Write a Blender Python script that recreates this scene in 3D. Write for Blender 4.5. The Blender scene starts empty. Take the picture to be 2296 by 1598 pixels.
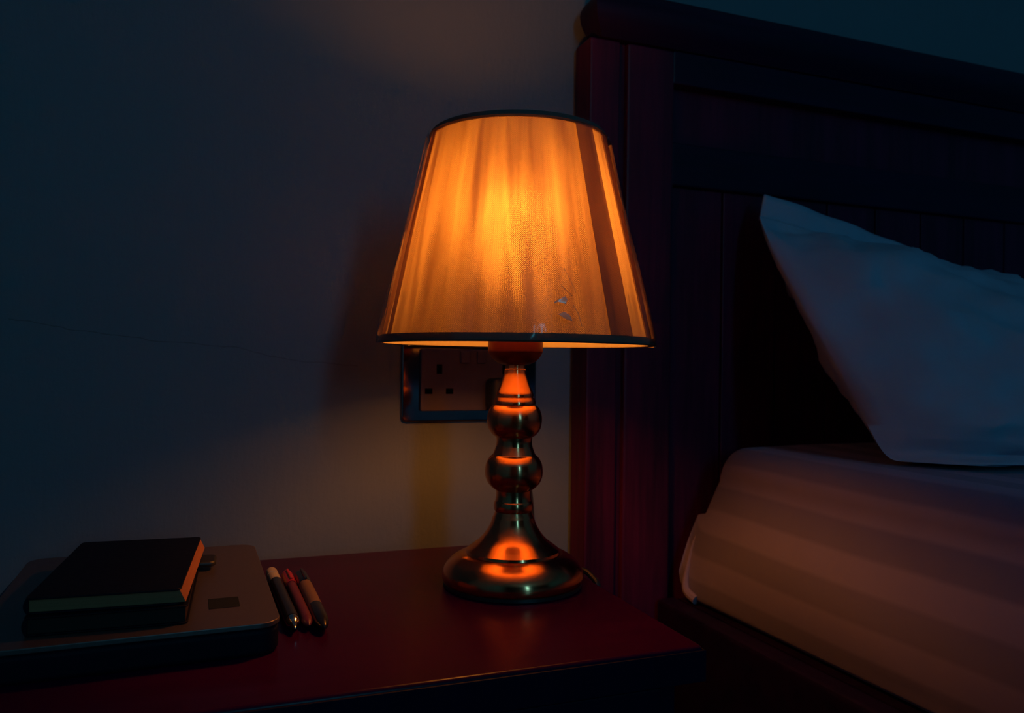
import bpy, bmesh, math, random
from mathutils import Vector, Matrix, noise
random.seed(7)
scene = bpy.context.scene
COL = scene.collection
PI = math.pi

# ------------------------------------------------------------------ helpers
def sock(node, names, val):
    for n in names if isinstance(names, (list, tuple)) else [names]:
        if n in node.inputs:
            node.inputs[n].default_value = val
            return

HARD = set()
class Mat:
    """Small wrapper round a node material."""
    def __init__(self, name):
        self.m = bpy.data.materials.new(name)
        self.m.use_nodes = True
        self.t = self.m.node_tree
        self.t.nodes.clear()
        self.out = self.n('ShaderNodeOutputMaterial')
    def n(self, kind, **kw):
        nd = self.t.nodes.new(kind)
        for k, v in kw.items():
            setattr(nd, k, v)
        return nd
    def l(self, a, b):
        self.t.links.new(a, b)
    def math(self, op, a, b=None, c=None, clamp=False):
        nd = self.n('ShaderNodeMath', operation=op)
        nd.use_clamp = clamp
        for i, v in enumerate((a, b, c)):
            if v is None:
                continue
            if isinstance(v, (int, float)):
                nd.inputs[i].default_value = v
            else:
                self.l(v, nd.inputs[i])
        return nd.outputs[0]
    def mixc(self, fac, a, b):
        nd = self.n('ShaderNodeMix', data_type='RGBA')
        for s, v in ((nd.inputs[0], fac), (nd.inputs[6], a), (nd.inputs[7], b)):
            if isinstance(v, (int, float)):
                s.default_value = v
            elif isinstance(v, (tuple, list)):
                s.default_value = (*v, 1)
            else:
                self.l(v, s)
        return nd.outputs[2]
    def noise(self, vec, scale, detail=3, rough=.5, map_scale=None):
        if map_scale:
            mp = self.n('ShaderNodeMapping')
            mp.inputs['Scale'].default_value = map_scale
            self.l(vec, mp.inputs['Vector'])
            vec = mp.outputs[0]
        nd = self.n('ShaderNodeTexNoise')
        nd.inputs['Scale'].default_value = scale
        nd.inputs['Detail'].default_value = detail
        nd.inputs['Roughness'].default_value = rough
        self.l(vec, nd.inputs['Vector'])
        return nd.outputs[0]
    def coord(self, which='Object'):
        return self.n('ShaderNodeTexCoord').outputs[which]
    def bump(self, h, strength, dist):
        b = self.n('ShaderNodeBump')
        b.inputs['Strength'].default_value = strength
        b.inputs['Distance'].default_value = dist
        self.l(h, b.inputs['Height'])
        return b.outputs[0]
    def principled(self, color, rough=.5, metal=0., spec=.5, normal=None, **kw):
        p = self.n('ShaderNodeBsdfPrincipled')
        if isinstance(color, tuple):
            p.inputs['Base Color'].default_value = (*color, 1)
        else:
            self.l(color, p.inputs['Base Color'])
        if isinstance(rough, (int, float)):
            p.inputs['Roughness'].default_value = rough
        else:
            self.l(rough, p.inputs['Roughness'])
        p.inputs['Metallic'].default_value = metal
        sock(p, ['Specular IOR Level', 'Specular'], spec)
        for k, v in kw.items():
            sock(p, k.replace('_', ' '), v)
        if normal is not None:
            self.l(normal, p.inputs['Normal'])
        return p
    def done(self, shader):
        self.l(shader.outputs[0], self.out.inputs[0])
        return self.m

def simple(name, color, rough=.5, metal=0., spec=.5, nscale=60., nstr=.08, **kw):
    """Plain surface with a little procedural grain in its roughness and relief."""
    M = Mat(name)
    v = M.coord()
    nz = M.noise(v, nscale)
    c = M.mixc(nz, tuple(x * .88 for x in color), tuple(min(1, x * 1.12) for x in color))
    r = M.math('ADD', rough - .05, M.math('MULTIPLY', nz, .1))
    return M.done(M.principled(c, r, metal, spec, M.bump(nz, nstr, .0006), **kw))

def link_mesh(name, bm, mat=None, parent=None, smooth=True, angle=35):
    me = bpy.data.meshes.new(name)
    hard = id(bm) in HARD
    HARD.discard(id(bm))
    bmesh.ops.recalc_face_normals(bm, faces=bm.faces)
    bm.to_mesh(me)
    bm.free()
    if smooth:
        for p in me.polygons:
            p.use_smooth = True
        try:
            me.set_sharp_from_angle(angle=math.radians(angle))
        except Exception:
            pass
    o = bpy.data.objects.new(name, me)
    COL.objects.link(o)
    if hard:
        wn = o.modifiers.new('normals', 'WEIGHTED_NORMAL')
        wn.weight = 100
        wn.keep_sharp = True
    if mat:
        me.materials.append(mat)
    if parent:
        o.parent = parent
        o.matrix_parent_inverse = parent.matrix_world.inverted() if False else Matrix.Identity(4)
    return o

def thing(name, label, cat, loc=(0, 0, 0), rotz=0., group=None):
    o = bpy.data.objects.new(name, None)
    COL.objects.link(o)
    o.location = loc
    o.rotation_euler = (0, 0, rotz)
    o.empty_display_size = .02
    o['label'] = label
    o['category'] = cat
    if group:
        o['group'] = group
    return o

def structure(name, bm, mat, label=None, cat=None, smooth=False):
    o = link_mesh(name, bm, mat, smooth=smooth)
    o['kind'] = 'structure'
    if label:
        o['label'] = label
    if cat:
        o['category'] = cat
    return o

def box(bm, x0, x1, y0, y1, z0, z1, bevel=0., seg=2):
    HARD.add(id(bm))
    r = bmesh.ops.create_cube(bm, size=1)
    vs = r['verts']
    for v in vs:
        v.co = Vector((x0 + (v.co.x + .5) * (x1 - x0), y0 + (v.co.y + .5) * (y1 - y0), z0 + (v.co.z + .5) * (z1 - z0)))
    if bevel:
        es = list({e for v in vs for e in v.link_edges})
        bmesh.ops.bevel(bm, geom=es, offset=bevel, segments=seg, profile=.5, affect='EDGES')
    return bm

def loft(bm, rings, closed=True, cap=True):
    """Skin a list of equally long point rings."""
    vr = [[bm.verts.new(p) for p in r] for r in rings]
    n = len(vr[0])
    for a, b in zip(vr, vr[1:]):
        for i in range(n if closed else n - 1):
            j = (i + 1) % n
            bm.faces.new((a[i], a[j], b[j], b[i]))
    if cap and closed:
        bm.faces.new(vr[0])
        bm.faces.new(list(reversed(vr[-1])))
    return vr

def lathe(bm, prof, n=96, cap=True):
    rings = [[(r * math.cos(2 * PI * i / n), r * math.sin(2 * PI * i / n), z) for i in range(n)] for r, z in prof]
    return loft(bm, rings, True, cap)

def uv_layer(bm):
    return bm.loops.layers.uv.get('UVMap') or bm.loops.layers.uv.new('UVMap')

def smooth_prof(pts, sub=6):
    """Catmull-Rom through (r, z) points; a repeated point keeps a crease."""
    out = []
    n = len(pts)
    for i in range(n - 1):
        p0, p1, p2, p3 = pts[max(i - 1, 0)], pts[i], pts[i + 1], pts[min(i + 2, n - 1)]
        if p1 == p2:
            continue
        for k in range(sub):
            t = k / sub
            out.append(tuple(.5 * ((2 * b) + (-a + c) * t + (2 * a - 5 * b + 4 * c - d) * t * t + (-a + 3 * b - 3 * c + d) * t ** 3)
                             for a, b, c, d in zip(p0, p1, p2, p3)))
    out.append(pts[-1])
    return out

def tube(bm, pts, rad, n=10, sub=8):
    path = [Vector(p) for p in smooth_prof([tuple(p) for p in pts], sub)]
    rings = []
    up = None
    for i, p in enumerate(path):
        d = (path[min(i + 1, len(path) - 1)] - path[max(i - 1, 0)]).normalized()
        if up is None:
            up = d.orthogonal().normalized()
        up = (up - d * up.dot(d)).normalized()
        s = d.cross(up)
        r = rad(i / (len(path) - 1)) if callable(rad) else rad
        rings.append([p + (up * math.cos(2 * PI * k / n) + s * math.sin(2 * PI * k / n)) * r for k in range(n)])
    loft(bm, rings)

def rrect(x0, x1, y0, y1, r, ins=0., n=8):
    x0 += ins; x1 -= ins; y0 += ins; y1 -= ins
    r = max(r - ins, .0003)
    pts = []
    for cx, cy, a0 in ((x1 - r, y1 - r, 0), (x0 + r, y1 - r, 90), (x0 + r, y0 + r, 180), (x1 - r, y0 + r, 270)):
        for k in range(n + 1):
            a = math.radians(a0 + 90 * k / n)
            pts.append((cx + r * math.cos(a), cy + r * math.sin(a)))
    return pts

def slab(bm, x0, x1, y0, y1, z0, z1, r=.01, b=.002, nb=4, top_only=False):
    """Plate with rounded corners (radius r) and rounded rims (radius b)."""
    HARD.add(id(bm))
    rings = []
    if top_only:
        rings.append([(x, y, z0) for x, y in rrect(x0, x1, y0, y1, r)])
    else:
        for k in range(nb + 1):
            a = PI / 2 * k / nb
            rings.append([(x, y, z0 + b * (1 - math.sin(a))) for x, y in rrect(x0, x1, y0, y1, r, b * (1 - math.cos(a)))][:])
        rings = rings[::-1]
        rings = [[(x, y, z) for x, y, z in q] for q in rings]
        # order from the underside upwards
        rings = []
        for k in range(nb + 1):
            a = PI / 2 * k / nb
            rings.append([(x, y, z0 + b * (1 - math.cos(a))) for x, y in rrect(x0, x1, y0, y1, r, b * (1 - math.sin(a)))])
    for k in range(nb + 1):
        a = PI / 2 * k / nb
        rings.append([(x, y, z1 - b * (1 - math.sin(a))) for x, y in rrect(x0, x1, y0, y1, r, b * (1 - math.cos(a)))])
    loft(bm, rings)
    return bm

def fbm(x, y, z, s):
    return noise.noise(Vector((x * s, y * s, z * s)))

# ------------------------------------------------------------------ materials
def plaster_mat():
    M = Mat('blue_grey_wall_paint')
    v = M.coord()
    fine = M.noise(v, 190, 4, .6)
    brush = M.noise(v, 30, 4, .6, (2.2, 1, .5))
    big = M.noise(v, 5, 3)
    sep = M.n('ShaderNodeSeparateXYZ'); M.l(v, sep.inputs[0])
    # hairline crack wandering across the plaster
    wob = M.math('MULTIPLY', M.math('SUBTRACT', M.noise(v, 18, 4), .5), .016)
    line = M.math('ADD', M.math('SUBTRACT', sep.outputs[2], M.math('ADD', M.math('MULTIPLY', sep.outputs[0], -.1235), .8025)), wob)
    d = M.math('ABSOLUTE', line)
    rx = M.math('MULTIPLY', M.math('GREATER_THAN', sep.outputs[0], -.15), M.math('LESS_THAN', sep.outputs[0], .15))
    crack = M.math('MULTIPLY', M.math('LESS_THAN', d, .0004), rx)
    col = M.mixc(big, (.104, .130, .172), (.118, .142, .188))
    # little knocks and specks in the paint
    vo = M.n('ShaderNodeTexVoronoi'); vo.inputs['Scale'].default_value = 9
    M.l(v, vo.inputs['Vector'])
    speck = M.math('LESS_THAN', vo.outputs['Distance'], .022)
    col = M.mixc(M.math('MULTIPLY', speck, .7), col, (.02, .02, .02))
    col = M.mixc(M.math('MULTIPLY', crack, .45), col, (.03, .03, .03))
    h = M.math('ADD', M.math('MULTIPLY', fine, .5), M.math('SUBTRACT', brush, M.math('MULTIPLY', crack, .8)))
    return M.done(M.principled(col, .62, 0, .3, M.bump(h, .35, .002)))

def wood_mat(name, dark, light, rough, axis=(1, 1, .06), spec=.45, scale=40):
    M = Mat(name)
    v = M.coord()
    g = M.noise(v, scale, 6, .65, axis)
    g2 = M.noise(v, scale * 4, 3, .6, axis)
    f = M.math('ADD', M.math('MULTIPLY', g, .75), M.math('MULTIPLY', g2, .25), clamp=True)
    r = M.n('ShaderNodeMapRange')
    r.inputs[1].default_value = .35; r.inputs[2].default_value = .65
    M.l(f, r.inputs[0])
    return M.done(M.principled(M.mixc(r.outputs[0], dark, light), rough, 0, spec, M.bump(f, .12, .0008)))

def brass_mat():
    M = Mat('brushed_antique_brass')
    v = M.coord()
    lines = M.noise(v, 900, 2, .5, (.02, .02, 1))
    blotch = M.noise(v, 26, 4, .6)
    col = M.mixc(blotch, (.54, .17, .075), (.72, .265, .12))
    rough = M.math('ADD', .16, M.math('MULTIPLY', lines, .08))
    p = M.principled(col, rough, 1.0, .5, M.bump(lines, .03, .0001), Anisotropic=.75, Anisotropic_Rotation=.25)
    tg = M.n('ShaderNodeTangent', direction_type='RADIAL', axis='Z')
    M.l(tg.outputs[0], p.inputs['Tangent'])
    return M.done(p)

def fabric_mat(name, base, dens, dens_var, trans, diff, weave=1.0):
    """Sheer woven cloth: part open, part scattering thread; the gathers change how dense it lies."""
    M = Mat(name)
    uv = M.n('ShaderNodeUVMap'); uv.uv_map = 'UVMap'
    sep = M.n('ShaderNodeSeparateXYZ'); M.l(uv.outputs[0], sep.inputs[0])
    k = 2 * PI / .0015
    wv = M.math('MULTIPLY', M.math('SINE', M.math('MULTIPLY', sep.outputs[0], k)), M.math('SINE', M.math('MULTIPLY', sep.outputs[1], k)))
    wv = M.math('ADD', .5, M.math('MULTIPLY', wv, .5))
    cloth_density = M.noise(uv.outputs[0], 30, 3, .55, (1.3, .16, 1))
    fine = M.noise(uv.outputs[0], 120, 2, .5, (1.6, .08, 1))
    gr = M.n('ShaderNodeMapRange'); gr.inputs[1].default_value = .32; gr.inputs[2].default_value = .68
    M.l(cloth_density, gr.inputs[0])
    at = M.n('ShaderNodeAttribute'); at.attribute_name = 'cloth_density'
    f = M.math('ADD', M.math('ADD', dens, at.outputs['Fac']), M.math('MULTIPLY', gr.outputs[0], dens_var))
    f = M.math('ADD', f, M.math('MULTIPLY', M.math('SUBTRACT', fine, .5), dens_var * .8))
    f = M.math('MULTIPLY', f, M.math('ADD', 1 - .55 * weave, M.math('MULTIPLY', wv, 1.1 * weave)), clamp=True)
    tl = M.n('ShaderNodeBsdfTranslucent'); tl.inputs[0].default_value = (*trans, 1)
    df = M.n('ShaderNodeBsdfDiffuse'); df.inputs[0].default_value = (*diff, 1)
    th = M.n('ShaderNodeMixShader'); th.inputs[0].default_value = .5
    M.l(tl.outputs[0], th.inputs[1]); M.l(df.outputs[0], th.inputs[2])
    tr = M.n('ShaderNodeBsdfTransparent'); tr.inputs[0].default_value = (*base, 1)
    mx = M.n('ShaderNodeMixShader')
    M.l(f, mx.inputs[0]); M.l(tr.outputs[0], mx.inputs[1]); M.l(th.outputs[0], mx.inputs[2])
    M.l(mx.outputs[0], M.out.inputs[0])
    return M.m

def lining_mat():
    M = Mat('cream_shade_lining')
    uv = M.n('ShaderNodeUVMap'); uv.uv_map = 'UVMap'
    nz = M.noise(uv.outputs[0], 40, 3)
    c = M.mixc(nz, (.95, .78, .52), (1.0, .88, .66))
    tl = M.n('ShaderNodeBsdfTranslucent'); M.l(M.mixc(.70, c, (0, 0, 0)), tl.inputs[0])
    rf = M.n('ShaderNodeBsdfRefraction'); M.l(M.mixc(.70, c, (0, 0, 0)), rf.inputs[0])
    rf.inputs['Roughness'].default_value = .9; rf.inputs['IOR'].default_value = 1.35
    df = M.n('ShaderNodeBsdfDiffuse'); df.inputs[0].default_value = (.55, .49, .38, 1)
    m1 = M.n('ShaderNodeMixShader'); m1.inputs[0].default_value = .24
    M.l(tl.outputs[0], m1.inputs[1]); M.l(rf.outputs[0], m1.inputs[2])
    mx = M.n('ShaderNodeMixShader'); mx.inputs[0].default_value = .40
    M.l(m1.outputs[0], mx.inputs[1]); M.l(df.outputs[0], mx.inputs[2])
    M.l(mx.outputs[0], M.out.inputs[0])
    return M.m

def film_mat():
    """Clear cellophane wrap."""
    M = Mat('clear_cellophane')
    uv = M.n('ShaderNodeUVMap'); uv.uv_map = 'UVMap'
    nz = M.noise(uv.outputs[0], 26, 4, .6, (1, .35, 1))
    tr = M.n('ShaderNodeBsdfTransparent'); tr.inputs[0].default_value = (.98, .98, .98, 1)
    gl = M.n('ShaderNodeBsdfGlossy'); gl.inputs['Roughness'].default_value = .12
    M.l(M.bump(nz, .5, .004), gl.inputs['Normal'])
    fr = M.n('ShaderNodeFresnel'); fr.inputs[0].default_value = 1.33
    mx = M.n('ShaderNodeMixShader')
    M.l(M.math('MULTIPLY', fr.outputs[0], .7, clamp=True), mx.inputs[0])
    M.l(tr.outputs[0], mx.inputs[1]); M.l(gl.outputs[0], mx.inputs[2])
    M.l(mx.outputs[0], M.out.inputs[0])
    return M.m

def glint_mat():
    M = Mat('glint_creased_film')
    v = M.coord()
    nz = M.noise(v, 300, 2)
    c = M.mixc(nz, (.85, .82, .76), (1, .98, .94))  # whitish film colour stands for window glints on the creases
    tl = M.n('ShaderNodeBsdfTranslucent'); M.l(c, tl.inputs[0])
    tr = M.n('ShaderNodeBsdfTransparent')
    df = M.n('ShaderNodeBsdfDiffuse'); df.inputs[0].default_value = (1, 1, .98, 1)
    gl = M.n('ShaderNodeBsdfGlossy'); gl.inputs['Roughness'].default_value = .3
    gl.inputs[0].default_value = (.9, .9, .9, 1)
    a = M.n('ShaderNodeMixShader'); a.inputs[0].default_value = .40
    a2 = M.n('ShaderNodeMixShader'); a2.inputs[0].default_value = .45
    b = M.n('ShaderNodeMixShader'); b.inputs[0].default_value = .85
    M.l(tl.outputs[0], a.inputs[1]); M.l(df.outputs[0], a.inputs[2])
    M.l(a.outputs[0], a2.inputs[1]); M.l(gl.outputs[0], a2.inputs[2])
    M.l(tr.outputs[0], b.inputs[1]); M.l(a2.outputs[0], b.inputs[2])
    M.l(b.outputs[0], M.out.inputs[0])
    return M.m

def sheet_mat():
    M = Mat('cream_satin_stripe_sheet')
    uv = M.n('ShaderNodeUVMap'); uv.uv_map = 'UVMap'
    sep = M.n('ShaderNodeSeparateXYZ'); M.l(uv.outputs[0], sep.inputs[0])
    s = M.math('SINE', M.math('MULTIPLY', sep.outputs[1], 2 * PI / .052))
    r = M.n('ShaderNodeMapRange'); r.inputs[1].default_value = -.25; r.inputs[2].default_value = .25
    M.l(s, r.inputs[0])
    v = M.coord()
    nz = M.noise(v, 14, 4)
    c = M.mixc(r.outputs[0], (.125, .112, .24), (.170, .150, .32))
    rg = M.math('SUBTRACT', .75, M.math('MULTIPLY', r.outputs[0], .2))
    fine = M.noise(v, 700, 2)
    h = M.math('ADD', M.math('MULTIPLY', nz, 1.), M.math('MULTIPLY', fine, .03))
    return M.done(M.principled(c, rg, 0, .25, M.bump(h, .25, .006), Sheen_Weight=.1))

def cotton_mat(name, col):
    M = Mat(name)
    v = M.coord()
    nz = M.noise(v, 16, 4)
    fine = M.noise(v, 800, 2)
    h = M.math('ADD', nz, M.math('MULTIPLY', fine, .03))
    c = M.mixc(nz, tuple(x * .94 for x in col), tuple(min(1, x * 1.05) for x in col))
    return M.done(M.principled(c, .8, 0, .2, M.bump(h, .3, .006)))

def emit_mat(name, col, strength):
    M = Mat(name)
    e = M.n('ShaderNodeEmission')
    e.inputs[0].default_value = (*col, 1)
    e.inputs[1].default_value = strength
    M.l(e.outputs[0], M.out.inputs[0])
    return M.m

def page_mat(name, col):
    M = Mat(name)
    v = M.coord()
    nz = M.noise(v, 60, 3, .5, (.15, .15, 40))
    c = M.mixc(nz, tuple(x * .72 for x in col), col)
    return M.done(M.principled(c, .85, 0, .2, M.bump(nz, .3, .0005)))

PAINT = plaster_mat()
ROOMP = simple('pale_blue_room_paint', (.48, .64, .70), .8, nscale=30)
CEIL = simple('white_ceiling_paint', (.74, .82, .84), .8, nscale=30)
ROOMD = simple('dark_slate_room_paint', (.07, .08, .085), .8, nscale=30)
FLOOR = wood_mat('dark_floorboards', (.05, .025, .016), (.11, .055, .03), .4, (.08, 1, 1))
HEADW = wood_mat('dark_stained_headboard_wood', (.020, .0016, .018), (.075, .0046, .034), .45, (1, 1, .06), .2)
HEADX = wood_mat('dark_stained_rail_wood', (.004, .0010, .016), (.011, .0018, .026), .45, (.06, 1, 1), .2)
TABLE = wood_mat('maroon_lacquered_tabletop', (.025, .0003, .018), (.033, .0005, .024), .26, (.06, 1, 1), .09, 26)
TDARK = wood_mat('dark_cabinet_wood', (.002, .0010, .014), (.004, .0014, .018), .6, (1, 1, .06), .1)
BRASS = brass_mat()
COPPER = simple('reddish_bronze_collar', (.13, .018, .018), .38, .85, nscale=120)
FABRIC = fabric_mat('pleated_sheer_amber_cloth', (1, .92, .76), .52, .40, (.34, .21, .13), (.20, .15, .14), .86)
FOLD = fabric_mat('doubled_sheer_amber_cloth', (.85, .62, .48), .66, .25, (.14, .07, .05), (.16, .11, .11), .3)
TRIM = simple('grey_brown_shade_braid', (.075, .055, .055), .8, nscale=500, nstr=.3)
LINING = lining_mat()
FILM = film_mat()
GLINT = glint_mat()
BULB = emit_mat('warm_bulb_glow', (1.0, .29, .032), 122.)
BULBCAP = simple('grey_bulb_cap', (.5, .5, .48), .4, .8)
BLACKP = simple('black_plastic', (.012, .012, .014), .4)
CORDM = simple('black_cord_rubber', (.010, .010, .012), .5)
CREAMP = simple('cream_plastic', (.62, .55, .46), .4)
SOCKP = simple('grey_socket_plastic', (.085, .072, .120), .6, 0., .08)
CHROME = simple('polished_chrome', (.30, .25, .27), .08, 1., nscale=15, nstr=.0)
SLOT = simple('socket_slot_black', (.0015, .0015, .003), .9, 0., 0.)
LIDM = simple('grey_brown_metal_lid', (.115, .09, .095), .36, .6, nscale=400, nstr=.02)
LAPB = simple('dark_laptop_body', (.003, .003, .012), .6, 0., .1)
STICK = simple('dark_green_sticker', (.006, .009, .011), .6, 0., .2)
COVER = simple('black_leatherette', (.0025, .0025, .010), .55, 0., .12, nscale=350, nstr=.25)
COVER2 = simple('matt_black_card', (.0025, .0025, .008), .6, 0., .12, nscale=250, nstr=.2)
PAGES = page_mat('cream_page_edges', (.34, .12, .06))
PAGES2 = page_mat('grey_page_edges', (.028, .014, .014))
SHEET = sheet_mat()
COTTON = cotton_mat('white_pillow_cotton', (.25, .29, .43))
COTFOLD = cotton_mat('cream_sheet_corner', (.20, .16, .24))
PENW = simple('frosted_white_plastic', (.34, .29, .24), .35)
PENK = simple('glossy_black_barrel', (.010, .010, .014), .25)
PENR = simple('red_plastic_cap', (.32, .010, .018), .3)
PENR2 = simple('dull_red_barrel', (.11, .018, .035), .35)
PENB = simple('tan_rubber_grip', (.14, .075, .055), .6)
STEEL = simple('bright_steel_tip', (.75, .75, .72), .14, 1.)
GLASSM = simple('window_glass', (.8, .85, .9), .05, Transmission_Weight=1.)
WHITEW = simple('white_window_frame', (.7, .7, .7), .4)

# ------------------------------------------------------------------ setting
XL, XR, YF, ZC = -1.7, 2.5, -3.4, 2.5
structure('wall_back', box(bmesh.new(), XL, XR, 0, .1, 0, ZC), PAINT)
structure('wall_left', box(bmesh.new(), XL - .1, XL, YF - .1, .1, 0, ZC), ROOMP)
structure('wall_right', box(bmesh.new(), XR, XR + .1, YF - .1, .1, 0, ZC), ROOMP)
structure('floor', box(bmesh.new(), XL - .1, XR + .1, YF - .1, .1, -.1, 0), FLOOR)
structure('ceiling', box(bmesh.new(), XL - .1, XR + .1, YF - .1, .1, ZC, ZC + .1), CEIL)
# wall opposite, with a tall narrow window
WX0, WX1, WZ0, WZ1 = .25, .47, 1.05, 2.40
bm = bmesh.new()
box(bm, XL, WX0, YF - .1, YF, 0, ZC)
box(bm, WX1, XR, YF - .1, YF, 0, ZC)
box(bm, WX0, WX1, YF - .1, YF, 0, WZ0)
box(bm, WX0, WX1, YF - .1, YF, WZ1, ZC)
structure('wall_front', bm, ROOMD)
bm = bmesh.new()
for a in ((WX0, WX0 + .03, WZ0, WZ1), (WX1 - .03, WX1, WZ0, WZ1), (WX0 + .03, WX1 - .03, WZ0, WZ0 + .03), (WX0 + .03, WX1 - .03, WZ1 - .03, WZ1)):
    box(bm, a[0], a[1], YF - .09, YF - .03, a[2], a[3], .004)
win = structure('window_1', bm, WHITEW)
pane = link_mesh('window_pane', box(bmesh.new(), WX0 + .028, WX1 - .028, YF - .066, YF - .06, WZ0 + .028, WZ1 - .028), GLASSM, win)

# ------------------------------------------------------------------ bedside table
TZ = .60
NEAR = .92                      # size of the table and what stands on it against the first measurement
EYE = Vector((0, -.80, .791))
def settle(o):
    o.location = EYE + (Vector(o.location) - EYE) * NEAR
    o.scale = (NEAR,) * 3
FLOORZ = -(.791 * (1 - NEAR)) / NEAR      # the floor in the table's own measure
tab = thing('bedside_table', 'low bedside table with a shiny maroon top, standing against the wall beside the bed', 'table', (.09, -.168, 0), math.radians(-.9))
bm = bmesh.new(); slab(bm, -.235, .236, -.170, .164, TZ - .022, TZ, .004, .003)
link_mesh('tabletop', bm, TABLE, tab)['label'] = 'shiny maroon tabletop'
bm = bmesh.new()  # dark band added to put shade on the table edge
for a in ((-.236, .237, -.1712, -.1695), (-.236, -.2345, -.1695, .164), (.2355, .237, -.1695, .164)):
    box(bm, *a, TZ - .0235, TZ - .0025, .0005)
link_mesh('edge_shade_band', bm, TDARK, tab)['label'] = 'dark band added for edge shade'
for s, (a, b) in (('l', (-.225, -.207)), ('r', (.208, .226))):
    link_mesh('side_panel', box(bmesh.new(), a, b, -.150, .155, .06, TZ - .022, .001), TDARK, tab)
link_mesh('back_panel', box(bmesh.new(), -.207, .208, .147, .155, .06, TZ - .022), TDARK, tab)
link_mesh('bottom_panel', box(bmesh.new(), -.207, .208, -.148, .147, .06, .078), TDARK, tab)
for z0, z1 in ((.33, TZ - .026), (.082, .326)):
    d = link_mesh('drawer', box(bmesh.new(), -.205, .206, -.166, -.15, z0, z1, .002), TDARK, tab)
    bm = bmesh.new(); lathe(bm, smooth_prof([(.005, 0), (.005, .008), (.012, .014), (.014, .02), (.008, .026), (.0005, .027)], 4), 24)
    bmesh.ops.transform(bm, matrix=Matrix.Translation((0, -.166, (z0 + z1) / 2)) @ Matrix.Rotation(PI / 2, 4, 'X'), verts=bm.verts)
    link_mesh('knob', bm, COPPER, d)
for sx in (-.21, .195):
    for sy in (-.145, .135):
        bm = bmesh.new(); box(bm, sx, sx + .025, sy, sy + .02, FLOORZ + .0005, .06, .002)
        link_mesh('leg', bm, TDARK, tab)

# ------------------------------------------------------------------ table lamp
LX, LY = .256, -.158
lamp = thing('table_lamp', 'lit brass table lamp with an orange glowing pleated shade', 'lamp', (LX, LY, TZ))
bm = bmesh.new(); lathe(bm, [(.0575, .0), (.0592, .0008), (.0592, .0035), (.058, .004)], 96)
link_mesh('foot_pad', bm, BLACKP, lamp)['label'] = 'black rim under the base'
bm = bmesh.new()
foot = smooth_prof([(.0588, .0036), (.0602, .006), (.0606, .010), (.0588, .0155), (.0535, .0215), (.0470, .0258), (.0428, .0275), (.0428, .0275),
                    (.0405, .0278), (.0405, .0278), (.0400, .0300), (.0400, .0300), (.0355, .0335), (.0285, .0390), (.0235, .0450), (.0198, .0515), (.0178, .0575)], 6)
lathe(bm, foot, 128)
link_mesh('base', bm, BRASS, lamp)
bm = bmesh.new()
col = smooth_prof([(.0178, .0574), (.0166, .0600), (.0156, .0625), (.0156, .0625), (.0166, .0640), (.0170, .0670), (.0166, .0700), (.0158, .0715), (.0158, .0715),
                   (.0150, .0760), (.0150, .0805), (.0150, .0805), (.0178, .0822), (.0222, .0868), (.0245, .0925), (.0248, .0980), (.0238, .1040), (.0208, .1090), (.0184, .1110), (.0184, .1110),
                   (.0180, .1120), (.0168, .1150), (.0156, .1185), (.0156, .1185), (.0152, .1225), (.0156, .1260), (.0156, .1260), (.0190, .1285), (.0224, .1335), (.0236, .1395), (.0234, .1450), (.0214, .1505), (.0186, .1535), (.0186, .1535),
                   (.0172, .1540), (.0172, .1547), (.0172, .1547), (.0183, .1550), (.0183, .1550), (.0180, .1570), (.0168, .1600), (.0168, .1600), (.0158, .1603), (.0158, .1612), (.0158, .1612), (.0163, .1614), (.0163, .1614),
                   (.0158, .1640), (.0135, .1690), (.0112, .1750), (.0098, .1800), (.0094, .1840), (.0094, .1840), (.0088, .1845), (.0088, .1880)], 5)
lathe(bm, col, 96)
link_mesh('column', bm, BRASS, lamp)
bm = bmesh.new()
cup = smooth_prof([(.0085, .1878), (.0120, .1885), (.0165, .1905), (.0205, .1940), (.0232, .1985), (.0236, .2000), (.0236, .2000), (.0236, .2140), (.0236, .2140), (.0228, .2150), (.0228, .2150), (.0190, .2170), (.0190, .2210), (.0190, .2210), (.0320, .2225), (.0320, .2225), (.0320, .2250), (.0320, .2250), (.0170, .2262), (.0170, .2262), (.0165, .2450), (.0150, .2480)], 4)  # wide flange added unseen inside the shade to block the bulb
lathe(bm, cup, 72)
link_mesh('lamp_socket', bm, COPPER, lamp)['label'] = 'reddish bronze socket cup'
bm = bmesh.new()
lathe(bm, smooth_prof([(.0120, .248), (.0122, .262), (.0130, .282), (.0175, .294), (.0220, .304), (.0232, .313), (.0205, .324), (.0135, .3325), (.0060, .3355), (.0005, .3360)], 5), 40)
bulb = link_mesh('bulb', bm, BULB, lamp)

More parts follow.
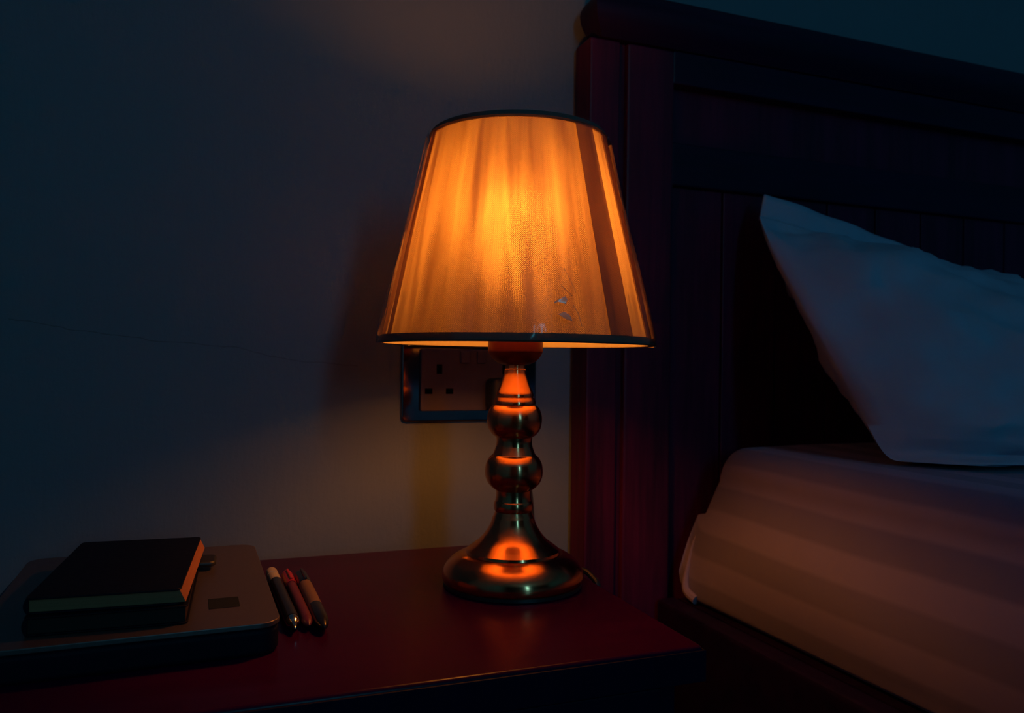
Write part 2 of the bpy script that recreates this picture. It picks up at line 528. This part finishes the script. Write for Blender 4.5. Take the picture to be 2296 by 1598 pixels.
# the shade: lining, pleated cloth, folds, braid, wire carrier and the wrap still on it
Z0, Z1, R0, R1 = .2065, .3835, .1150, .0735
def shade_r(v, off=0.):
    return R0 + (R1 - R0) * v + off
def shade_strip(bm, a0, a1, off, na, nv, v0=0., v1=1., ripple=0., both=False, shape=None, phase=0.):
    """Patch of the conical shade between angles a0, a1 (callables of v allowed) with UVs in metres."""
    uvl = uv_layer(bm)
    fa0 = a0 if callable(a0) else (lambda v: a0)
    fa1 = a1 if callable(a1) else (lambda v: a1)
    closed = not callable(a0) and abs(a1 - a0 - 2 * PI) < 1e-6
    vs, uvs = [], []
    for j in range(nv + 1):
        v = v0 + (v1 - v0) * j / nv
        row, urow = [], []
        for i in range(na + (0 if closed else 1)):
            a = fa0(v) + (fa1(v) - fa0(v)) * i / na
            rp = 0.
            if ripple:
                rp = ripple * (.55 * math.sin(46 * a + 2.2 * v + phase) + .45 * math.sin(71 * a - 1.7 * v) + .5 * math.sin(23 * a + 3 * v))
                rp *= .45 + .55 * math.sin(PI * min(max(v, 0), 1))
            r = shade_r(v, off + rp)
            row.append(bm.verts.new((r * math.cos(a), r * math.sin(a), Z0 + (Z1 - Z0) * v)))
            urow.append((a * .095, v * .18))
        vs.append(row); uvs.append(urow)
    n = len(vs[0])
    for j in range(nv):
        for i in range(na):
            k = (i + 1) % n
            f = bm.faces.new((vs[j][i], vs[j][k], vs[j + 1][k], vs[j + 1][i]))
            uu = [uvs[j][i], uvs[j][k], uvs[j + 1][k], uvs[j + 1][i]]
            if k == 0:
                uu[1] = (uu[0][0] + 2 * PI * .095 / na, uu[1][1]); uu[2] = (uu[3][0] + 2 * PI * .095 / na, uu[2][1])
            for lp, w in zip(f.loops, uu):
                lp[uvl].uv = w
    return bm
CAMDIR = math.atan2(-.8 - LY, 0 - LX)            # the side of the shade that the viewer faces
bm = bmesh.new(); shade_strip(bm, 0, 2 * PI, 0, 480, 16, ripple=.0011)
shade = link_mesh('lamp_shade', bm, FABRIC, lamp)
# cloth density as soft runs, gathers plus thin ones painting the bulb's hot spots: (angle at top, angle at bottom, half width, strength, from v, to v)
runs = [(-22, -19, 1.5, .30, .35, 1.1), (-59, -46, 1.4, .22, -.1, 1.1), (-6, 3, 1.0, .18, .6, 1.1), (6, 14, .9, .16, .6, 1.1), (26, 58, 4, .30, .72, 1.1),
        (5.5, 5, 2.6, .28, -.1, .55), (-20, -17, 5, .26, -.1, .38), (-8, -3, 4, .24, -.1, .36), (-10.5, 2, 1.0, -.22, .1, .95), (-62, -58, 1.0, -.18, -.1, 1.1),
        (-31, -28, 4.0, -.40, .25, .95), (20, 18, 5.0, -.40, .25, .95), (-13, -12, 2.5, -.20, .25, .95), (32, 30, 3, .14, -.1, .5), (-30, -32, 2, .12, -.1, .5), (-42, -38, 2.5, .12, -.1, .6), (24, 22, 1.2, .14, -.1, .45)]  # wide negative runs paint the bulb's hot spots into the cloth
ga = shade.data.attributes.new('cloth_density', 'FLOAT', 'POINT')
for i, vtx in enumerate(shade.data.vertices):
    v = (vtx.co.z - Z0) / (Z1 - Z0)
    deg = (math.degrees(math.atan2(vtx.co.y, vtx.co.x) - CAMDIR) + 180) % 360 - 180
    g = 0.
    for at, ab, hw, st, va, vb in runs:
        if va < v < vb:
            fade = min(1, (v - va) / .3, (vb - v) / .3) * (.55 if st < 0 else 1)
            g += 1.5 * st * fade * math.exp(-((deg - ab - (at - ab) * v) / hw) ** 2)
    ga.data[i].value = g
shade['label'] = 'orange glowing pleated shade'
bm = bmesh.new(); shade_strip(bm, 0, 2 * PI, -.0028, 128, 4, v0=-.006, v1=.996)
link_mesh('lining', bm, LINING, shade)
# folds where the gathered cloth lies double: (angle top, angle bottom, width top, width bottom, v range), degrees from the viewer's side
folds = [(43.5, 45, 15, 13.5, 0, 1), (75, 80, 22, 26, 0, 1), (-66, -60, 7, 4, 0, 1)]
folds += [(108 + 20 * k + random.uniform(-5, 5), 110 + 20 * k + random.uniform(-5, 5), random.uniform(3, 9), random.uniform(3, 9), 0, 1) for k in range(8)]
for at, ab, wt, wb, va, vb in folds:
    f0 = lambda v, at=at, ab=ab, wt=wt, wb=wb: CAMDIR + math.radians((ab + (at - ab) * v) - (wb + (wt - wb) * v) / 2)
    f1 = lambda v, at=at, ab=ab, wt=wt, wb=wb: CAMDIR + math.radians((ab + (at - ab) * v) + (wb + (wt - wb) * v) / 2)
    if va > .001 or vb < .999:   # a fold that runs out into the cloth
        g0, g1 = f0, f1
        mid = lambda v, g0=g0, g1=g1: (g0(v) + g1(v)) / 2
        k = (lambda v, va=va, vb=vb: min(1, (v - va) / (vb - va) * 1.3) if va > .001 else min(1, (vb - v) / (vb - va) * 1.3))
        f0 = lambda v, g0=g0, mid=mid, k=k: mid(v) + (g0(v) - mid(v)) * max(k(v), .03)
        f1 = lambda v, g1=g1, mid=mid, k=k: mid(v) + (g1(v) - mid(v)) * max(k(v), .03)
    bm = bmesh.new(); shade_strip(bm, f0, f1, .0016, 8, 20, v0=va, v1=vb)
    link_mesh('pleat_fold', bm, FOLD, shade)
def ring_band(z0, z1, off, t):
    bm = bmesh.new()
    v0, v1 = (z0 - Z0) / (Z1 - Z0), (z1 - Z0) / (Z1 - Z0)
    lathe(bm, [(shade_r(v0, -.0012), z0), (shade_r(v0, off), z0), (shade_r(v0, off + t), z0 + .0012), (shade_r(v1, off + t), z1 - .0012), (shade_r(v1, off), z1), (shade_r(v1, -.0012), z1), (shade_r(v0, -.0012), z0)], 160, False)
    return bm
b1 = link_mesh('top_braid', ring_band(.3798, .3850, .001, .0012), TRIM, shade); b1['label'] = 'dark braid round the top rim'
b2 = link_mesh('bottom_braid', ring_band(.2052, .2118, .001, .0012), TRIM, shade); b2['label'] = 'dark braid round the bottom rim'
bm = bmesh.new()
pts = [(.0178 * math.cos(2 * PI * k / 24), .0178 * math.sin(2 * PI * k / 24), .238) for k in range(25)]
tube(bm, pts, .0009, 6, 1)
for k in range(3):
    a = CAMDIR + PI + 2 * PI * k / 3
    rr = shade_r((.245 - Z0) / (Z1 - Z0), -.003)
    tube(bm, [(.0178 * math.cos(a), .0178 * math.sin(a), .238), (.06 * math.cos(a), .06 * math.sin(a), .240), (rr * math.cos(a), rr * math.sin(a), .245)], .0008, 6, 4)
link_mesh('wire_carrier', bm, STEEL, shade)
# cellophane, standing off a little and crimped at the rims
bm = bmesh.new()
shade_strip(bm, 0, 2 * PI, .0046, 200, 24, v0=-.008, v1=1.012)
for v in bm.verts:
    a = math.atan2(v.co.y, v.co.x)
    h = (v.co.z - Z0) / (Z1 - Z0)
    w = .0011 * fbm(math.cos(a) * 3, math.sin(a) * 3, h * 1.2, 2.2) + .0006 * math.sin(9 * a + 5 * h)
    if h < .03:
        w -= .0022 * (1 + .5 * math.sin(17 * a))
        v.co.z += .0007 * math.sin(7 * a + 1.1)
    if h > .97:
        w -= .0012
    s = 1 + w / math.hypot(v.co.x, v.co.y)
    v.co.x *= s; v.co.y *= s
wrap = link_mesh('plastic_wrap', bm, FILM, shade); wrap['label'] = 'clear plastic wrap still on the shade'
# creases near the bottom of the wrap, whitened to paint its glints
def crease(pts, wid):
    bm = bmesh.new()
    rows = []
    for (deg, v), w in zip(pts, wid):
        row = []
        for s in (-1, 0, 1):
            a = CAMDIR + math.radians(deg + s * w * .9)
            vv = v + s * w * .006
            r = shade_r(vv, .0062 + (.0008 if s == 0 else 0))
            row.append((r * math.cos(a), r * math.sin(a), Z0 + (Z1 - Z0) * vv))
        rows.append(row)
    loft(bm, rows, False, False)
    return bm
for pts, wid in ((((14.5, .152), (15.2, .166), (16.6, .172), (18.0, .163), (18.3, .150)), (.15, 1.6, 2.0, 1.3, .1)),
                 (((14.8, .108), (16.5, .112), (18.4, .098), (20.2, .082)), (.2, 1.1, 1.2, .2)),
                 (((16.5, .235), (19.0, .205), (21.0, .185)), (.06, .16, .06)),
                 (((21.0, .150), (23.0, .110), (23.8, .06)), (.06, .18, .06)),
                 (((18.6, .30), (21.0, .25), (22.6, .20)), (.05, .10, .05))):
    link_mesh('film_crease', crease(pts, wid), GLINT, wrap)['label'] = 'crease in the wrap with a painted glint'

# cord: lamp base > over the table edge > round below > up the wall to the plug
LB = EYE + (Vector((LX, LY, TZ)) - EYE) * NEAR
def wl(x, y, z):
    return tuple((Vector((x, y, z)) - LB) / NEAR)
cordpts = [(.040, .046, .006), (.056, .044, .0035), (.066, .018, .0035), (.0735, -.002, .002), (.0790, -.010, -.020),
           wl(.330, -.160, .50), wl(.342, -.10, .43), wl(.340, -.05, .46), wl(.335, -.020, .56), wl(.333, -.016, .64), wl(.322, -.018, .69), wl(.305, -.022, .725), wl(.300, -.024, .744)]
bm = bmesh.new(); tube(bm, cordpts, .0027, 10, 10)
cord = link_mesh('power_cord', bm, CORDM, lamp); cord['label'] = 'black power cord'
bm = bmesh.new()
p0, p1 = wl(.2800, -.0360, .741), wl(.3165, -.0102, .7735)
slab(bm, p0[0], p1[0], p0[1], p1[1], p0[2], p1[2], .008, .006)
link_mesh('plug', bm, BLACKP, cord)['label'] = 'black mains plug'
bm = bmesh.new()
tube(bm, [(.0585, .040, .004), (.0630, .032, .0065), (.0665, .022, .0062)], .0042, 12, 5)
link_mesh('cord_sleeve', bm, CREAMP, cord)['label'] = 'cream sleeve on the cord'

for o in [tab, lamp]:
    settle(o)

# ------------------------------------------------------------------ wall socket
sk = thing('wall_socket', 'double wall socket with a chrome surround, half hidden behind the lamp', 'socket', (.268, -.0002, .771))
# local frame: x along wall, z up; built lying in XY then stood up
def stand(bm, dx=0, dz=0):
    bmesh.ops.transform(bm, matrix=Matrix.Translation((dx, 0, dz)) @ Matrix.Rotation(PI / 2, 4, 'X'), verts=bm.verts)
    return bm
bm = bmesh.new(); slab(bm, -.0738, .0738, -.0430, .0430, 0, .0045, .006, .0018)
link_mesh('surround', stand(bm), CHROME, sk)['label'] = 'polished chrome surround'
bm = bmesh.new(); slab(bm, -.0553, .0553, -.0318, .0318, .0040, .0090, .002, .0012)
fp = link_mesh('faceplate', stand(bm), SOCKP, sk); fp['label'] = 'dull grey plastic faceplate'
def sbox(x0, x1, z0, z1, d0, d1, b=.0003):
    bm = bmesh.new(); box(bm, x0, x1, -d1, -d0, z0, z1, b); return bm
for cx in (-.0360, .0360):
    bm = bmesh.new()
    for (a, b, c, d) in ((cx - .0030, cx + .0030, .0062, .0160), (cx - .0150, cx - .0072, -.0142, -.0086), (cx + .0072, cx + .0150, -.0142, -.0086)):
        box(bm, a, b, -.00925, -.0086, c, d)
    link_mesh('pin_slots', bm, SLOT, fp)['label'] = 'three dark pin slots'
for cx in (-.0090, .0090):
    bm = sbox(cx - .0050, cx + .0050, .0175, .0300, .0085, .0112, .0008)
    for v in bm.verts:           # rocker, lower half pressed in or standing out
        if v.co.y < -.010 and ((v.co.z < .022) != (cx > 0)):
            v.co.y -= .0012
    link_mesh('rocker_switch', bm, SOCKP, fp)

# ------------------------------------------------------------------ bed
bed = thing('bed', 'dark wooden bed with a tall panelled headboard', 'bed', (1.12, -.02, 0))
BX, BY = 1.12, -.02
HR = 1.86
def bb(x0, x1, y0, y1, z0, z1, b=.002):
    return box(bmesh.new(), x0 - BX, x1 - BX, y0 - BY, y1 - BY, z0, z1, b)
bm = bb(.482, HR - .10, -.026, -.006, .30, 1.138, .0)
for k in range(12):                       # tongue and groove boards below the middle rail
    x0 = .484 + .0765 * k + (0 if k == 0 else .0012)
    x1 = min(.484 + .0765 * (k + 1) - .0012, HR - .10)
    box(bm, x0 - BX, x1 - BX, -.031 - BY, -.0255 - BY, .32, .99, .0018)
hb = link_mesh('headboard', bm, HEADW, bed)
for x0, x1 in ((.384, .421), (HR - .037, HR)):
    link_mesh('post', bb(x0, x1, -.040, -.003, 0, 1.137, .003), HEADW, hb)
for x0, x1 in ((.4185, .4295), (HR - .0455, HR - .035)):
    link_mesh('groove_bead', bb(x0, x1, -.035, -.006, .06, 1.137, .002), HEADW, hb)
for x0, x1 in ((.4285, .4885), (HR - .1045, HR - .0445)):
    link_mesh('stile', bb(x0, x1, -.041, -.004, .06, 1.137, .004), HEADW, hb)
link_mesh('rail', bb(.486, HR - .102, -.038, -.006, .988, 1.037, .004), HEADX, hb)
link_mesh('rail', bb(.486, HR - .102, -.041, -.006, 1.100, 1.1375, .003), HEADX, hb)
link_mesh('rail', bb(.486, HR - .102, -.038, -.006, .34, .42, .004), HEADX, hb)
bm = bmesh.new()
rings = []
for z, o in ((1.1372, -.004), (1.1372, .0), (1.144, .0045), (1.151, .0095), (1.158, .0125), (1.165, .0135), (1.172, .012), (1.179, .0075), (1.185, .002), (1.190, -.002), (1.192, -.005)):
    x0, x1, y0, y1 = .396 - o, HR - .012 + o, -.043 - o, -.017
    rings.append([(x - BX, y - BY, z) for x, y in ((x0, y0), (x1, y0), (x1, y1), (x0, y1))])
loft(bm, rings)
link_mesh('cap_moulding', bm, HEADX, hb, angle=50)
for x0, x1 in ((.470, .494), (HR - .10, HR - .076)):
    link_mesh('side_rail', bb(x0, x1, -2.0, -.043, .34, .536, .006), HEADX, bed)
link_mesh('footboard', bb(.384, HR, -2.05, -2.0, .0, .60, .004), HEADX, bed)
link_mesh('slat_base', bb(.494, HR - .10, -1.995, -.05, .50, .535, .0), HEADX, bed)

# mattress in a striped fitted sheet
MX, MY = 1.12, -1.0
mat_o = None
def mattress():
    bm = bmesh.new()
    uvl = uv_layer(bm)
    ys = [-.050, -.052, -.058, -.068, -.080] + [-.080 - .04 * k for k in range(1, 46)] + [-1.93, -1.95]
    rows, us = [], []
    for y in ys:
        d = -.050 - y
        e = max(0., 1 - d / .030)
        e2 = max(0., 1 - (y + 1.95) / .03)
        ins = .018 * (1 - math.sqrt(max(0, 1 - max(e, e2) ** 2)))
        head = math.exp(-d / .10)
        xb, xt = .4985 - .004 * head, .512 + .026 * head         # side leans in towards the top, more so at the head
        zb = .5365 + .0
        zt = .702 - .002 * head
        bulge = .014 * (1 - head) + .004
        pts = []
        n = 14
        rc = .034
        # bottom run, side, corner, top, corner, side
        pts.append((1.1, zb)); pts.append((xb + .03, zb))
        for k in range(5):
            a = k / 4 * PI / 2
            pts.append((xb + .010 - .010 * math.sin(a), zb + .010 - .010 * math.cos(a)))
        for k in range(1, n):
            t = k / n
            x = xb + (xt - xb) * t - bulge * math.sin(PI * t) ** .8
            z = zb + .010 + (zt - rc - zb - .010) * t
            x += .0022 * fbm(x, y, z, 9) + .0012 * math.sin(y * 21 + z * 30) * head
            pts.append((x, z))
        for k in range(9):
            a = k / 8 * PI / 2
            pts.append((xt + rc - rc * math.cos(a), zt - rc + rc * math.sin(a)))
        for k in range(1, 14):
            t = k / 14
            x = xt + rc + (1.72 - xt - rc) * t
            pts.append((x, zt + .003 * math.sin(PI * min(1, t * 2.2) * .5) + .0015 * fbm(x, y, 0, 6)))
        for k in range(9):
            a = k / 8 * PI / 2
            pts.append((1.72 + .03 * math.sin(a), zt + .003 - .03 + .03 * math.cos(a)))
        pts.append((1.752, zb + .01)); pts.append((1.74, zb))
        cx, cz = 1.12, .625
        # pull the ends in so the short sides are rounded
        q = []
        for x, z in pts:
            hk = min(1, max(0, (z - zb) / .16))
            hk = hk * hk * (3 - 2 * hk)
            q.append((x + math.copysign(min(ins * hk, abs(cx - x)), cx - x), y, z + (min(ins, abs(cz - z)) * math.copysign(1, cz - z))))
        per = [0.]
        for a, b in zip(pts, pts[1:]):
            per.append(per[-1] + math.hypot(b[0] - a[0], b[1] - a[1]))
        rows.append([bm.verts.new((x - MX, yy - MY, z)) for x, yy, z in q]); us.append(per)
    n = len(rows[0])
    for j in range(len(rows) - 1):
        for i in range(n):
            k = (i + 1) % n
            f = bm.faces.new((rows[j][i], rows[j][k], rows[j + 1][k], rows[j + 1][i]))
            uu = ((ys[j], us[j][i]), (ys[j], us[j][k] if k else us[j][i] + .3), (ys[j + 1], us[j + 1][k] if k else us[j + 1][i] + .3), (ys[j + 1], us[j + 1][i]))
            for lp, w in zip(f.loops, uu):
                lp[uvl].uv = w
    bm.faces.new(rows[0]); bm.faces.new(list(reversed(rows[-1])))
    return bm
mt = link_mesh('mattress', mattress(), SHEET, angle=60)
mt.location = (MX, MY, 0)
mt['label'] = 'mattress in a cream striped fitted sheet on the dark bed'
mt['category'] = 'mattress'
# gathered corner of the sheet
bm = bmesh.new()
tube(bm, [(x - MX, y - MY, z) for x, y, z in ((.5220, -.066, .625), (.5085, -.060, .600), (.4990, -.061, .570), (.4945, -.065, .549), (.4960, -.082, .5415))], lambda t: .0012 + .0048 * t ** 1.3 if t < .9 else .0052, 10, 8)
so = link_mesh('sheet_corner_fold', bm, COTFOLD, mt)

# pillow
PX, PY, PZ = .585, -.2, .712
def pillow():
    """Front and back of the cushion as lofted sheets that meet in a seam round the short ends."""
    bm = bmesh.new()
    NU, NV = 72, 54
    L = .62
    front = smooth_prof([(-.312, .7075), (-.346, .7135), (-.360, .740), (-.345, .788), (-.290, .850), (-.215, .905), (-.140, .942), (-.078, .956)], 9)
    back = smooth_prof([(-.262, .7075), (-.225, .7090), (-.197, .735), (-.168, .775), (-.135, .822), (-.105, .872), (-.080, .918), (-.068, .956)], 9)
    def at(cv, v):
        f = v * (len(cv) - 1)
        i = min(int(f), len(cv) - 2)
        t = f - i
        return Vector((0, cv[i][0] * (1 - t) + cv[i + 1][0] * t, cv[i][1] * (1 - t) + cv[i + 1][1] * t))
    def pt(u, v, s):
        F, B = at(front, v), at(back, v)
        S = F.lerp(B, .80)
        ue = min(u, 1 - u)
        if s > 0:
            k = .06 + .94 * (1 - (1 - min(1, ue / (.10 + .22 * min(1, v * 2.2)))) ** 2.4)
            p = S.lerp(F, k)
        else:
            k = .12 + .88 * (1 - (1 - min(1, ue / .07)) ** 2)
            p = S.lerp(B, k)
        nx = (F - B).normalized() * s
        fall = min(1, min(ue, v, 1 - v) / .05)
        w = .0105 * fbm(u * 2.0 + 3 * s, v * 2.4, 1.3, 2.6) + .0120 * fbm(u * 3 + 7, v * 3, s, 4.0) + .0075 * fbm(u * 4 + 2, v * 2.2, s, 11.)
        e = math.exp(-u / .15)
        w += .0050 * e * math.sin(17 * v + 11 * u) * math.sin(PI * v)
        w += .0095 * math.exp(-((v - .70 - .35 * u) / .030) ** 2) * math.exp(-((u - .13) / .10) ** 2)
        w -= .0120 * math.exp(-((v - .60 - .25 * u) / .045) ** 2) * math.exp(-((u - .14) / .11) ** 2)
        w += .0090 * math.exp(-((u - .17 - .3 * (v - .3)) / .028) ** 2) * math.exp(-((v - .35) / .14) ** 2)
        w -= .0080 * math.exp(-((v - .17) / .030) ** 2) * math.exp(-((u - .10) / .12) ** 2)
        p = p + nx * w * fall
        p.x = .581 + L * u - .014 * math.sin(PI * v) + .020 * (1 - v) ** 2 * (1 if s < 0 else .15)
        p.z += -.095 * min(1, u / .75) ** 1.1 * v ** 1.5
        p.z = max(p.z, .7068 + .0006 * (1 - s))
        return p - Vector((PX, PY, PZ))
    sheets = []
    for s in (1, -1):
        rows = [[bm.verts.new(pt(i / NU, j / NV, s)) for i in range(NU + 1)] for j in range(NV + 1)]
        sheets.append(rows)
        for j in range(NV):
            for i in range(NU):
                bm.faces.new((rows[j][i], rows[j][i + 1], rows[j + 1][i + 1], rows[j + 1][i]))
    f, b = sheets
    for i in range(NU):
        bm.faces.new((f[0][i], f[0][i + 1], b[0][i + 1], b[0][i]))
        bm.faces.new((f[NV][i], f[NV][i + 1], b[NV][i + 1], b[NV][i]))
    for j in range(NV):
        bm.faces.new((f[j][0], f[j + 1][0], b[j + 1][0], b[j][0]))
        bm.faces.new((f[j][NU], f[j + 1][NU], b[j + 1][NU], b[j][NU]))
    hem = [(f[NV][i].co + b[NV][i].co) / 2 + Vector((PX, PY, PZ)) for i in range(NU + 1)]
    return bm, hem
bm, hem = pillow()
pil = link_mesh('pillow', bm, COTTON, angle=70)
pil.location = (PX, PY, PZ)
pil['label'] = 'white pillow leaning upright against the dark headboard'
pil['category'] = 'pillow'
bm = bmesh.new()
rows = []
for q in range(5):
    t = q / 4
    row = []
    for i, a in enumerate(hem):
        u = i / (len(hem) - 1)
        rip = .0016 * math.sin(i * 1.9) * math.sin(PI * t) + .0022 * math.sin(i * .7 + 1) * t
        h = .030 * (1 - .35 * min(1, u / .6))
        row.append(Vector((a.x + .011 * t * (1 - u), a.y + .004 * t + rip, a.z - .004 + h * t)) - Vector((PX, PY, PZ)))
    rows.append(row)
loft(bm, rows, False, False)
hm = link_mesh('pillowcase_hem', bm, COTTON, pil)
sm = hm.modifiers.new('thick', 'SOLIDIFY'); sm.thickness = .0025; sm.offset = 0

# ------------------------------------------------------------------ laptop, notebooks, pens
lap = thing('laptop', 'closed laptop with a grey-brown lid lying under the black notebooks', 'laptop', (-.036, -.148, TZ), math.radians(.5))
bm = bmesh.new(); slab(bm, -.0885, .0885, -.116, .116, 0, .0180, .014, .004)
link_mesh('body', bm, LAPB, lap)['label'] = 'dark laptop body'
bm = bmesh.new(); slab(bm, -.0890, .0890, -.1165, .1165, .0181, .0215, .014, .0006)
lid = link_mesh('screen_lid', bm, LIDM, lap); lid['label'] = 'grey-brown lid'
bm = bmesh.new(); slab(bm, .046, .066, -.075, -.051, .0215, .0218, .001, .0001)
link_mesh('sticker', bm, STICK, lid)['label'] = 'small dark sticker'

def notebook(name, label, cx, cy, z, w, d, t, cov, pag, rot, tab=False, group=None):
    nb = thing(name, label, 'notebook', (cx, cy, z), rot, group)
    c = .0012
    bm = bmesh.new(); slab(bm, -w / 2, w / 2, -d / 2, d / 2, t - c, t, .004, .0005)
    link_mesh('front_cover', bm, cov, nb)
    bm = bmesh.new(); slab(bm, -w / 2, w / 2, -d / 2, d / 2, 0, c, .004, .0005)
    link_mesh('back_cover', bm, cov, nb)
    bm = bmesh.new()
    r = t / 2
    rings = []
    for y in (-d / 2 + .001, d / 2 - .001):
        rings.append([(-w / 2 + .0005 - .0015 * math.sin(PI * k / 8), y, c * .5 + (t - c) * k / 8) for k in range(9)] + [(-w / 2 + .002, y, t - c * .5), (-w / 2 + .002, y, c * .5)])
    loft(bm, rings)
    link_mesh('spine', bm, cov, nb)
    bm = bmesh.new()
    ex = .0045 if pag is PAGES else 0.     # the pages of the upper book fan out past its cover
    HARD.add(id(bm))
    loft(bm, [[(-w / 2 + .0022, y, c), (w / 2 - .0016 + ex, y, c), (w / 2 - .0016 + ex * .2, y, t - c), (-w / 2 + .0022, y, t - c)] for y in (-d / 2 + .0018, d / 2 - .0018)])
    link_mesh('pages', bm, pag, nb)['label'] = 'cream page edges' if pag is PAGES else 'greyish page edges'
    if tab:
        bm = bmesh.new()
        slab(bm, w / 2 - .004, w / 2 + .0125, .052, .078, t * .25, t * .25 + .0045, .005, .002)
        link_mesh('pen_loop', bm, CORDM, nb)['label'] = 'black elastic pen loop'
    return nb
notebook('notebook', 'matt black notebook lying between the laptop lid and the upper notebook', -.0440, -.1690, TZ + .0219, .092, .158, .0115, COVER2, PAGES2, math.radians(-3.0), True, 'notebooks on the laptop')
notebook('notebook', 'black notebook with lamplit cream page edges, on top of the stack', -.0440, -.1660, TZ + .0336, .088, .156, .0100, COVER, PAGES, math.radians(-4.8), False, 'notebooks on the laptop')

def pen_axis(x0, y0, x1, y1, r):
    """Empty at the far end, local X runs towards the viewer's end."""
    return (x0, y0, TZ + r + .0004), math.atan2(y1 - y0, x1 - x0), math.hypot(x1 - x0, y1 - y0)
def turned(prof, mat, name, parent, n=24, sub=3, label=None):
    bm = bmesh.new()
    lathe(bm, smooth_prof(prof, sub), n)
    bmesh.ops.transform(bm, matrix=Matrix.Rotation(PI / 2, 4, 'Y'), verts=bm.verts)
    o = link_mesh(name, bm, mat, parent)
    if label:
        o['label'] = label
    return o
G = 'pens beside the laptop'
# black pen with pale end and bright steel tip
loc, rz, ln = pen_axis(.0635, -.073, .0665, -.228, .0052)
p = thing('pen', 'black pen with a frosted pale end and a shiny steel tip, touching the laptop side', 'pen', loc, rz, G)
turned([(.0005, 0), (.0035, .001), (.0048, .004), (.0050, .010), (.0050, .018), (.0050, .018), (.0044, .0182), (.0044, .0182), (.0044, .0192), (.0044, .0192), (.0050, .0194), (.0050, .0194), (.0051, .040)], PENW, 'end_cap', p, label='frosted pale end cap')
turned([(.0050, .0400), (.0052, .044), (.0052, .100), (.0052, .138), (.0048, .1395), (.0048, .1395), (.001, .1396)], PENK, 'barrel', p)
turned([(.0045, .1390), (.0047, .1400), (.0049, .144), (.0042, .1475), (.0026, .150), (.0022, .152), (.0022, .152), (.0012, .156), (.0004, .1575)], STEEL, 'pen_tip', p, label='shiny steel tip')
# red pen
loc, rz, ln = pen_axis(.0755, -.085, .0765, -.224, .0046)
p = thing('pen', 'slim red pen lying between two darker pens', 'pen', loc, rz, G)
turned([(.0005, 0), (.0034, .0006), (.0044, .003), (.0046, .020), (.0046, .036), (.0042, .0372), (.0042, .0372), (.001, .0374)], PENR, 'pen_cap', p, label='bright red cap')
bm = bmesh.new(); box(bm, .004, .034, -.0009, .0009, .0042, .0062, .0005)
link_mesh('clip', bm, PENR, p)
turned([(.0038, .0366), (.0040, .038), (.0040, .120), (.0038, .130), (.0030, .1355), (.0016, .139), (.0008, .1405), (.0003, .1415)], PENR2, 'barrel', p, label='dull red barrel')
# tan pen with dark ends
loc, rz, ln = pen_axis(.0860, -.094, .0855, -.236, .0056)
p = thing('pen', 'thick pen with a tan grip and dark ends, farthest from the laptop', 'pen', loc, rz, G)
turned([(.0005, 0), (.0040, .0008), (.0052, .004), (.0056, .020), (.0056, .033), (.0050, .0345), (.0050, .0345), (.001, .0346)], PENK, 'pen_cap', p, label='dark cap')
bm = bmesh.new(); box(bm, .006, .036, -.0010, .0010, .0052, .0074, .0005)
link_mesh('clip', bm, PENK, p)
turned([(.0048, .0340), (.0052, .036), (.0053, .060), (.0053, .095), (.0050, .0965), (.0050, .0965), (.001, .0966)], PENB, 'barrel', p, label='tan grip')
turned([(.0049, .0960), (.0054, .098), (.0054, .115), (.0050, .128), (.0036, .137), (.0018, .1415), (.0004, .143)], PENK, 'end_section', p, label='dark end')

for o in COL.objects:
    if o.get('category') in ('laptop', 'notebook', 'pen'):
        settle(o)

# ------------------------------------------------------------------ light, camera, colour
ld = bpy.data.lights.new('window_daylight', 'AREA')
ld.shape = 'RECTANGLE'
ld.size, ld.size_y = WX1 - WX0 - .07, WZ1 - WZ0 - .07
ld.color = (.11, .68, 1.0)
ld.energy = 8.6
lo = bpy.data.objects.new('window_daylight', ld)
COL.objects.link(lo)
lo.location = ((WX0 + WX1) / 2, YF - .025, (WZ0 + WZ1) / 2)
lo.rotation_euler = (PI / 2, 0, 0)

w = bpy.data.worlds.new('dusk')
scene.world = w
w.use_nodes = True
bg = w.node_tree.nodes.get('Background')
bg.inputs[0].default_value = (.02, .09, .2, 1)
bg.inputs[1].default_value = .05

F = 1800.0
yaw, pitch, roll = map(math.radians, (21.5, .35, .75))
fw = Vector((math.sin(yaw) * math.cos(pitch), math.cos(yaw) * math.cos(pitch), math.sin(pitch)))
r0 = Vector((math.cos(yaw), -math.sin(yaw), 0)); u0 = r0.cross(fw)
rv = r0 * math.cos(roll) + u0 * math.sin(roll)
uv_ = -r0 * math.sin(roll) + u0 * math.cos(roll)
cd = bpy.data.cameras.new('camera')
cam = bpy.data.objects.new('camera', cd)
COL.objects.link(cam)
cd.sensor_width = 36
cd.sensor_fit = 'HORIZONTAL'
cd.lens = F / 2296 * 36
cd.clip_start = .02
M4 = Matrix((rv, uv_, -fw)).transposed().to_4x4()
M4.translation = Vector((0, -.80, .791))
cam.matrix_world = M4
cd.dof.use_dof = True
cd.dof.focus_distance = .56
cd.dof.aperture_fstop = 10.0
scene.camera = cam

scene.cycles.max_bounces = 16
scene.cycles.diffuse_bounces = 7
scene.cycles.transparent_max_bounces = 24
scene.cycles.transmission_bounces = 10
scene.cycles.use_denoising = True
scene.cycles.sample_clamp_indirect = 4.0
vs = scene.view_settings
vs.view_transform = 'Standard'
vs.look = 'None'
vs.exposure = 0.0
vs.gamma = 1.0
vs.use_curve_mapping = False
